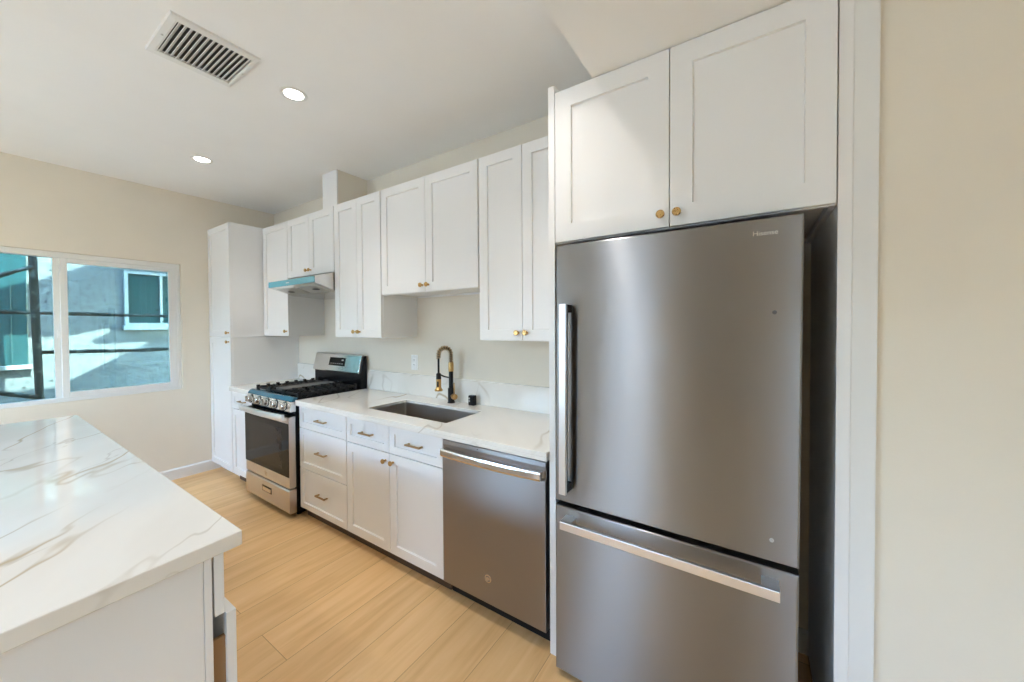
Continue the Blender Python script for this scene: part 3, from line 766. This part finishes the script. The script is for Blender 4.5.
# door skin with a gentle scooped pocket behind the handle
prof = [(0.090, 0.040), (0.090, 0.003), (0.094, 0.0), (0.772, 0.0), (0.785, 0.010), (0.815, 0.012), (0.838, 0.004), (0.858, 0.004), (0.862, 0.010), (0.862, 0.040)]
prism(bm, [(dyf + d, z) for z, d in prof], 'x', dx0, dx1)
dd = new_obj('door', bm, M['steel_dark'], dw, bevel=0.0015)
bm = bmesh.new()
nseg = 20
def bow(i): return math.sin(PI * i / nseg)
L = []
for i in range(nseg + 1):
    x = dx0 + 0.016 + (dx1 - dx0 - 0.026) * i / nseg; b_ = 0.016 * bow(i) ** 0.8; y = dyf - 0.030 - b_
    zc = 0.803
    L.append([(x, y + 0.012, zc - 0.021), (x, y, zc - 0.019), (x, y - 0.003, zc - 0.010), (x, y - 0.003, zc + 0.012), (x, y, zc + 0.020), (x, y + 0.012, zc + 0.021)])
loops(bm, L)
for s in (dx0 + 0.026, dx1 - 0.034):
    box(bm, s - 0.008, s + 0.016, dyf - 0.026, dyf + 0.013, 0.786, 0.820)
new_obj('handle', bm, M['chrome'], dd)['label'] = 'bowed steel bar handle'
bm = bmesh.new()
bcx, bcz = -1.097, 0.218
Lr = [[(bcx + r * math.cos(2 * PI * i / 32), dyf - h, bcz + r * math.sin(2 * PI * i / 32)) for i in range(32)] for r, h in ((0.019, 0), (0.019, 0.0015), (0.0165, 0.0015), (0.0165, 0.0005))]
loops(bm, Lr, cap0=False, cap1=False)
new_obj('badge', bm, M['letter'], dd)
t_ = text_bm('ge', 0.024, bcx, dyf - 0.0008, bcz - 0.005, 0.0005, 'CENTER'); new_obj('badge_lettering', t_, M['letter'], dd)
new_obj('indicator', bxm(-1.165, -1.160, dyf + 0.0035, dyf + 0.0045, 0.846, 0.851), M['black'], dd)
new_obj('toe_kick', bxm(-1.398, -0.780, 1.500, 1.515, 0.0, 0.099), M['matte'], dw)

# ------------------------------------------------------------------ refrigerator (leans a touch to the right, as in the photo)
FX, FY = -0.293, 1.371
fr = thing('refrigerator', 'large stainless bottom-freezer refrigerator with one wide door over a drawer', 'refrigerator', (FX, 1.70, 0.0))
f0, f1 = -0.696, 0.110
zt, zm, zn, zb = 1.7965, 0.740, 0.720, 0.026
new_obj('case', bxm(f0 + 0.005, f1 - 0.005, FY + 0.062, YW - 0.05, 0.035, 1.785), M['darkcase'], fr, bevel=0.004)
def slab_door(name, z0, z1):
    bm = bmesh.new(); r = 0.006
    def R(i, y): return [(f0 + i, y, z0 + i), (f1 - i, y, z0 + i), (f1 - i, y, z1 - i), (f0 + i, y, z1 - i)]
    loops(bm, [R(0.001, FY + 0.055), R(0, FY + 0.05), R(0, FY + r), R(0.002, FY + 0.002), R(r, FY)])
    return new_obj(name, bm, M['steel'], fr)
fdoor = slab_door('door', zm, zt); fdraw = slab_door('freezer_drawer', zb, zn)
new_obj('gasket', boxes([(f0 + 0.012, f1 - 0.012, FY + 0.05, FY + 0.064, zm + 0.01, zt - 0.01), (f0 + 0.012, f1 - 0.012, FY + 0.05, FY + 0.064, zb + 0.01, zn - 0.01)]), M['gasket'], fr)
# vertical door handle: flat bar with two returns
fh = new_obj('handle', bxm(-0.650, -0.621, FY - 0.066, FY - 0.050, 0.800, 1.552), M['handle'], fdoor, bevel=0.0015); fh['label'] = 'long vertical flat bar handle'
new_obj('handle_mount', boxes([(-0.648, -0.623, FY - 0.050, FY + 0.001, 1.520, 1.550), (-0.648, -0.623, FY - 0.050, FY + 0.001, 0.802, 0.832), (-0.648, -0.623, FY - 0.050, FY - 0.040, 0.832, 1.520)]), M['matte'], fh)['label'] = 'black inner side of the handle'
bm = bmesh.new()
box(bm, -0.648, 0.062, FY - 0.062, FY - 0.048, 0.658, 0.690)
box(bm, -0.648, -0.602, FY - 0.050, FY + 0.001, 0.660, 0.690); box(bm, 0.016, 0.062, FY - 0.050, FY + 0.001, 0.660, 0.690)
new_obj('handle', bm, M['handle'], fdraw, bevel=0.0015)['label'] = 'long horizontal flat bar handle'
new_obj('brand_lettering', text_bm('Hisense', 0.0205, -0.0165, FY - 0.0004, 1.745, 0.0006), M['letter'], fdoor)['label'] = 'raised silver lettering'
for pz, pm in ((1.508, 'darkcase'), (0.808, 'grey')):
    bm = bmesh.new(); lathe(bm, [(0.006, -0.001), (0.006, 0.0012), (0.005, 0.0018), (0, 0.0018)], (0.042, FY, pz), (0, -1, 0), 16)
    new_obj('hole_plug', bm, M[pm], fdoor)
for x in (f0 + 0.06, f1 - 0.06):
    for y in (FY + 0.09, YW - 0.12):
        bm = bmesh.new(); h = 0.0 + 0.0054 * (x - FX)      # screw feet take up the lean
        lathe(bm, [(0.022, h), (0.022, h + 0.008), (0.012, h + 0.012), (0.012, 0.04)], (x, y, 0), (0, 0, 1), 16); new_obj('foot', bm, M['matte'], fr)
fr.rotation_euler = (0, 0.0054, 0)

# ------------------------------------------------------------------ range
rg = thing('gas_range', 'stainless gas range with black cooktop between two base cabinets', 'range', (-3.315, 1.73, 0))
L0, R0 = -3.694, -2.936
new_obj('body', boxes([(L0, R0, 1.425, 2.050, 0.05, 0.905), (L0 + 0.03, R0 - 0.03, 1.46, 2.0, 0.012, 0.05)]), M['black'], rg, bevel=0.002)
for x in (L0 + 0.06, R0 - 0.06):
    for y in (1.47, 1.98):
        bm = bmesh.new(); lathe(bm, [(0.018, 0.0), (0.018, 0.008), (0.01, 0.012), (0.01, 0.05)], (x, y, 0), (0, 0, 1), 14); new_obj('foot', bm, M['matte'], rg)
bm = bmesh.new()
prism(bm, [(1.425, 0.045), (1.380, 0.045), (1.372, 0.055), (1.372, 0.215), (1.380, 0.226), (1.425, 0.226)], 'x', L0 + 0.001, R0 - 0.001)
wd = new_obj('drawer', bm, M['steel_range'], rg, bevel=0.002)
new_obj('recess', bxm(-3.385, -3.225, 1.3705, 1.3725, 0.128, 0.178), M['black'], wd)
bm = bmesh.new(); prism(bm, [(1.3700, 0.134), (1.3712, 0.163), (1.3704, 0.163), (1.3690, 0.134)], 'x', -3.375, -3.235); new_obj('recess_lip', bm, M['chrome'], wd)
# oven door
od = new_obj('oven_door', boxes([(L0 + 0.001, R0 - 0.001, 1.374, 1.424, 0.238, 0.785)]), M['steel_range'], rg, bevel=0.003)
og = new_obj('door_glass', bxm(L0 + 0.004, R0 - 0.004, 1.3705, 1.3745, 0.325, 0.735), M['glassblk'], od)
new_obj('viewing_window', bxm(L0 + 0.09, R0 - 0.11, 1.3700, 1.3706, 0.365, 0.690), M['ovenwin'], od)
for i in range(9):
    x = L0 + 0.10 + i * 0.064
    new_obj('vent_slot', bxm(x, x + 0.045, 1.385, 1.405, 0.7845, 0.7862), M['black'], od)

bm = bmesh.new()
Lr = [[(-3.315 + r * math.cos(2 * PI * i / 28), 1.374 - h, 0.283 + r * math.sin(2 * PI * i / 28)) for i in range(28)] for r, h in ((0.020, 0), (0.020, 0.0015), (0.017, 0.0015), (0.017, 0.0005))]
loops(bm, Lr, cap0=False, cap1=False); new_obj('badge', bm, M['letter'], od)
new_obj('badge_lettering', text_bm('ge', 0.026, -3.315, 1.3732, 0.278, 0.0005, 'CENTER'), M['letter'], od)
bm = bmesh.new(); L = []
for i in range(21):
    x = L0 + 0.002 + (R0 - L0 - 0.004) * i / 20; b_ = 0.022 * math.sin(PI * i / 20) ** 0.8; y = 1.330 - b_; zc = 0.790
    L.append([(x, y + 0.014, zc - 0.024), (x, y, zc - 0.022), (x, y - 0.004, zc - 0.010), (x, y - 0.004, zc + 0.012), (x, y, zc + 0.022), (x, y + 0.014, zc + 0.024)])
loops(bm, L)
for s in (L0 + 0.03, R0 - 0.05): box(bm, s - 0.012, s + 0.018, 1.335, 1.376, 0.760, 0.780)
new_obj('handle', bm, M['handle'], od)['label'] = 'bowed steel bar handle'
# control panel, knobs
bm = bmesh.new(); prism(bm, [(1.43, 0.822), (1.386, 0.822), (1.383, 0.828), (1.396, 0.898), (1.43, 0.898)], 'x', L0, R0)
cp = new_obj('control_panel', bm, M['chrome'], rg, bevel=0.0015)
for i in range(5):
    x = L0 + 0.085 + i * 0.1455
    kn = new_obj('knob', bmesh.new(), M['chrome'], cp)
    bm = bmesh.new(); ax = (0, -1, 0.18)
    lathe(bm, [(0.031, 0.0), (0.031, 0.006), (0.024, 0.008), (0.024, 0.030), (0.021, 0.034), (0, 0.034)], (x, 1.390, 0.860), ax, 24)
    box(bm, x - 0.006, x + 0.006, 1.344, 1.362, 0.842, 0.888)
    bmesh.ops.recalc_face_normals(bm, faces=bm.faces); bmesh.ops.translate(bm, verts=bm.verts, vec=-ORG[cp.name]); bm.to_mesh(kn.data); bm.free()
    bm = bmesh.new(); lathe(bm, [(0.036, -0.002), (0.036, 0.004), (0.0315, 0.005)], (x, 1.390, 0.860), ax, 24); new_obj('knob_collar', bm, M['matte'], kn)
bm = bmesh.new(); prism(bm, [(1.43, 0.8985), (1.397, 0.8985), (1.398, 0.906), (1.416, 0.926), (1.425, 0.930), (1.44, 0.930), (1.44, 0.914)], 'x', L0, R0)
new_obj('front_trim', bm, M['filmdk'], rg)['label'] = 'dark blue film along the cooktop front edge'
ct = new_obj('cooktop', bxm(L0, R0, 1.4405, 1.972, 0.9055, 0.918), M['black'], rg, bevel=0.003)
GW = (R0 - L0 - 0.03) / 3
def grate(x0, x1, y0, y1, kind):
    bm = bmesh.new(); z0, z1 = 0.938, 0.955; b = 0.012
    for a in ((x0, x1, y0, y0 + b), (x0, x1, y1 - b, y1), (x0, x0 + b, y0 + b, y1 - b), (x1 - b, x1, y0 + b, y1 - b)):
        box(bm, *a, z0 - 0.006, z1 - 0.006)
    n = 6
    for i in range(n + 1):
        yy = y0 + b / 2 + (y1 - y0 - b) * i / n
        box(bm, x0 - 0.002, x0 + 0.020, yy - 0.012, yy + 0.012, 0.918, z1 + 0.008); box(bm, x1 - 0.020, x1 + 0.002, yy - 0.012, yy + 0.012, 0.918, z1 + 0.008)
    if kind != 'griddle':
        for cy in (y0 + (y1 - y0) * 0.26, y0 + (y1 - y0) * 0.74):
            cx = (x0 + x1) / 2
            for k in range(8):
                a = k * PI / 4; d = Vector((math.cos(a), math.sin(a)))
                tlen = min(((x1 - x0) / 2 - b) / max(abs(d.x), 1e-3), ((y1 - y0) * 0.24) / max(abs(d.y), 1e-3))
                p = Vector((-d.y, d.x)) * 0.0045
                q0 = Vector((cx, cy)) + d * 0.028; q1 = Vector((cx, cy)) + d * tlen
                prism(bm, [tuple(q0 - p), tuple(q1 - p), tuple(q1 + p), tuple(q0 + p)], 'z', z0, z1)
        box(bm, x0 + b, x1 - b, (y0 + y1) / 2 - b / 2, (y0 + y1) / 2 + b / 2, z0, z1)
    g = new_obj('grate', bm, M['iron'], rg, bevel=0.002, seg=1)
    return g
for i in range(3):
    a = L0 + 0.015 + i * GW
    grate(a + 0.004, a + GW - 0.004, 1.462, 1.955, 'griddle' if i == 1 else '')
ga = L0 + 0.015 + GW
bm = bmesh.new()
loops(bm, [rrz(ga + 0.022, ga + GW - 0.022, 1.485, 1.932, 0.05, 0.944, 6), rrz(ga + 0.020, ga + GW - 0.020, 1.483, 1.934, 0.052, 0.958, 6), rrz(ga + 0.024, ga + GW - 0.024, 1.487, 1.930, 0.05, 0.960, 6), rrz(ga + 0.032, ga + GW - 0.032, 1.495, 1.922, 0.045, 0.954, 6)])
new_obj('griddle_plate', bm, M['griddle'], rg)['label'] = 'dark grey oval griddle plate'
for i, cx in enumerate((L0 + 0.015 + GW / 2, L0 + 0.015 + GW * 1.5, L0 + 0.015 + GW * 2.5)):
    for cy in ((1.59, 1.827) if i != 1 else (1.708,)):
        bm = bmesh.new(); lathe(bm, [(0.048, 0.0), (0.048, 0.006), (0.038, 0.008), (0.038, 0.013), (0.033, 0.0155), (0, 0.0155)], (cx, cy, 0.9175), (0, 0, 1), 24)
        new_obj('burner', bm, M['iron'], rg)
# backguard
bm = bmesh.new(); prism(bm, [(1.985, 0.905), (1.985, 1.052), (2.015, 1.20), (2.049, 1.205), (2.049, 0.905)], 'x', L0 + 0.004, R0)
bg = new_obj('backguard', bm, M['black'], rg, bevel=0.002)
bm = bmesh.new(); prism(bm, [(1.972, 1.048), (1.968, 1.056), (2.006, 1.206), (2.016, 1.217), (2.040, 1.217), (2.040, 1.210), (2.020, 1.206), (1.988, 1.048)], 'x', L0 - 0.002, R0 - 0.012)
bgp = new_obj('backguard_panel', bm, M['chrome'], bg, bevel=0.0015)
# display lies on the sloping face from (1.968,1.056) to (2.006,1.206)
def onface(z, off): return 1.968 + (z - 1.056) * (0.038 / 0.150) - off
bm = bmesh.new(); prism(bm, [(onface(1.103, -0.001), 1.103), (onface(1.103, 0.0012), 1.103), (onface(1.178, 0.0012), 1.178), (onface(1.178, -0.001), 1.178)], 'x', -3.435, -3.175)
dsp = new_obj('display', bm, M['glassblk'], bgp)
def mark(xa, xb, za, zb_):
    bm = bmesh.new(); prism(bm, [(onface(za, 0.0012), za), (onface(za, 0.0018), za), (onface(zb_, 0.0018), zb_), (onface(zb_, 0.0012), zb_)], 'x', xa, xb)
    new_obj('display_marking', bm, M['grey'], dsp)
for k in range(6): mark(-3.405 + k * 0.036, -3.389 + k * 0.036, 1.120, 1.126)
mark(-3.235, -3.205, 1.150, 1.162)

# ------------------------------------------------------------------ range hood
hd = thing('range_hood', 'slim stainless under-cabinet range hood above the range', 'range hood', (-3.27, 1.8, 1.77))
h0x, h1x = -3.649, -2.891; yl = 1.560
bm = bmesh.new()
prism(bm, [(yl + 0.001, 1.871), (YC - 0.021, 1.918), (YW - 0.002, 1.918), (YW - 0.002, 1.745), (YC + 0.02, 1.762), (yl + 0.001, 1.822)], 'x', h0x, h1x)
new_obj('body', bm, M['chrome'], hd, bevel=0.0015)
new_obj('front_lip', bxm(h0x - 0.001, h1x + 0.001, yl - 0.004, yl + 0.004, 1.822, 1.872), M['film'], hd, bevel=0.0015)
new_obj('switch', bxm(-3.33, -3.28, yl - 0.006, yl - 0.0035, 1.842, 1.850), M['grey'], hd)
def under(y): return 1.822 + (y - 1.561) * (1.762 - 1.822) / (YC + 0.02 - 1.561)
for a, b in ((-3.60, -3.29), (-3.25, -2.94)):
    bm = bmesh.new(); prism(bm, [(1.60, under(1.60) + 0.002), (1.60, under(1.60) - 0.003), (1.735, under(1.735) - 0.003), (1.735, under(1.735) + 0.002)], 'x', a, b)
    new_obj('filter', bm, M['filter'], hd)
for cx in (-3.47, -3.06):
    bm = bmesh.new(); lathe(bm, [(0.032, 0.0), (0.032, 0.004), (0.026, 0.005), (0, 0.005)], (cx, 1.67, under(1.67) - 0.003), (0, 0, -1), 20)
    new_obj('lamp_cover', bm, M['matte'], hd)

# ------------------------------------------------------------------ island
isl = thing('kitchen_island', 'white kitchen island cabinet under the veined quartz slab', 'island', (-2.4, 0.0, 0))
iyf = 0.388; iyb = -0.42; ix1, ix0 = -1.205, -3.62
bm = bmesh.new()
box(bm, ix0, ix1, iyb, iyf - 0.026, 0.09, 0.868); box(bm, ix0 + 0.02, ix1 - 0.003, iyb + 0.01, iyf - 0.09, 0.0, 0.09)
new_obj('carcass', bm, M['white'], isl)
new_obj('end_panel', boxes([(ix1 + 0.0005, ix1 + 0.012, iyb, iyf - 0.045, 0.0, 0.868), (ix1 + 0.0005, ix1 + 0.014, iyf - 0.044, iyf - 0.027, 0.0, 0.868)]), M['white'], isl, bevel=0.001)
def idrawer(x0, x1, z0, z1, out):
    d = new_obj('drawer', shaker_bm(x0, x1, z0, z1, iyf + out, 0.022, 0.045, sgn=-1), M['white'], isl)
    if out:
        for p in (x0 + 0.012, x1 - 0.024):
            new_obj('drawer_side', bxm(p, p + 0.012, iyf - 0.03, iyf + out - 0.022, z0 + 0.02, z1 - 0.065), M['brownply'], d)['label'] = 'brown drawer side'
    return d
idrawer(-1.80, -1.193, 0.700, 0.864, 0.0)
idrawer(-1.80, -1.193, 0.400, 0.694, 0.026)
idrawer(-1.80, -1.193, 0.090, 0.394, 0.026)
for a, b in ((-2.40, -1.804), (-3.0, -2.404), (-3.615, -3.004)):
    mdx = (a + b) / 2
    for p, q in ((a, mdx - 0.002), (mdx + 0.002, b)):
        new_obj('door', shaker_bm(p, q, 0.090, 0.864, iyf, 0.02, sgn=-1), M['white'], isl)
bm = bmesh.new(); prism(bm, [(-3.656, 0.424), (-1.180, 0.427), (-1.151, -0.02), (-1.118, -0.50), (-3.715, -0.50)], 'z', 0.8695, 0.91)
tag(new_obj('island_worktop', bm, M['quartz'], origin=(-2.4, 0, 0.87), bevel=0.003), 'large glossy white quartz island slab with brown-grey veins', 'worktop')
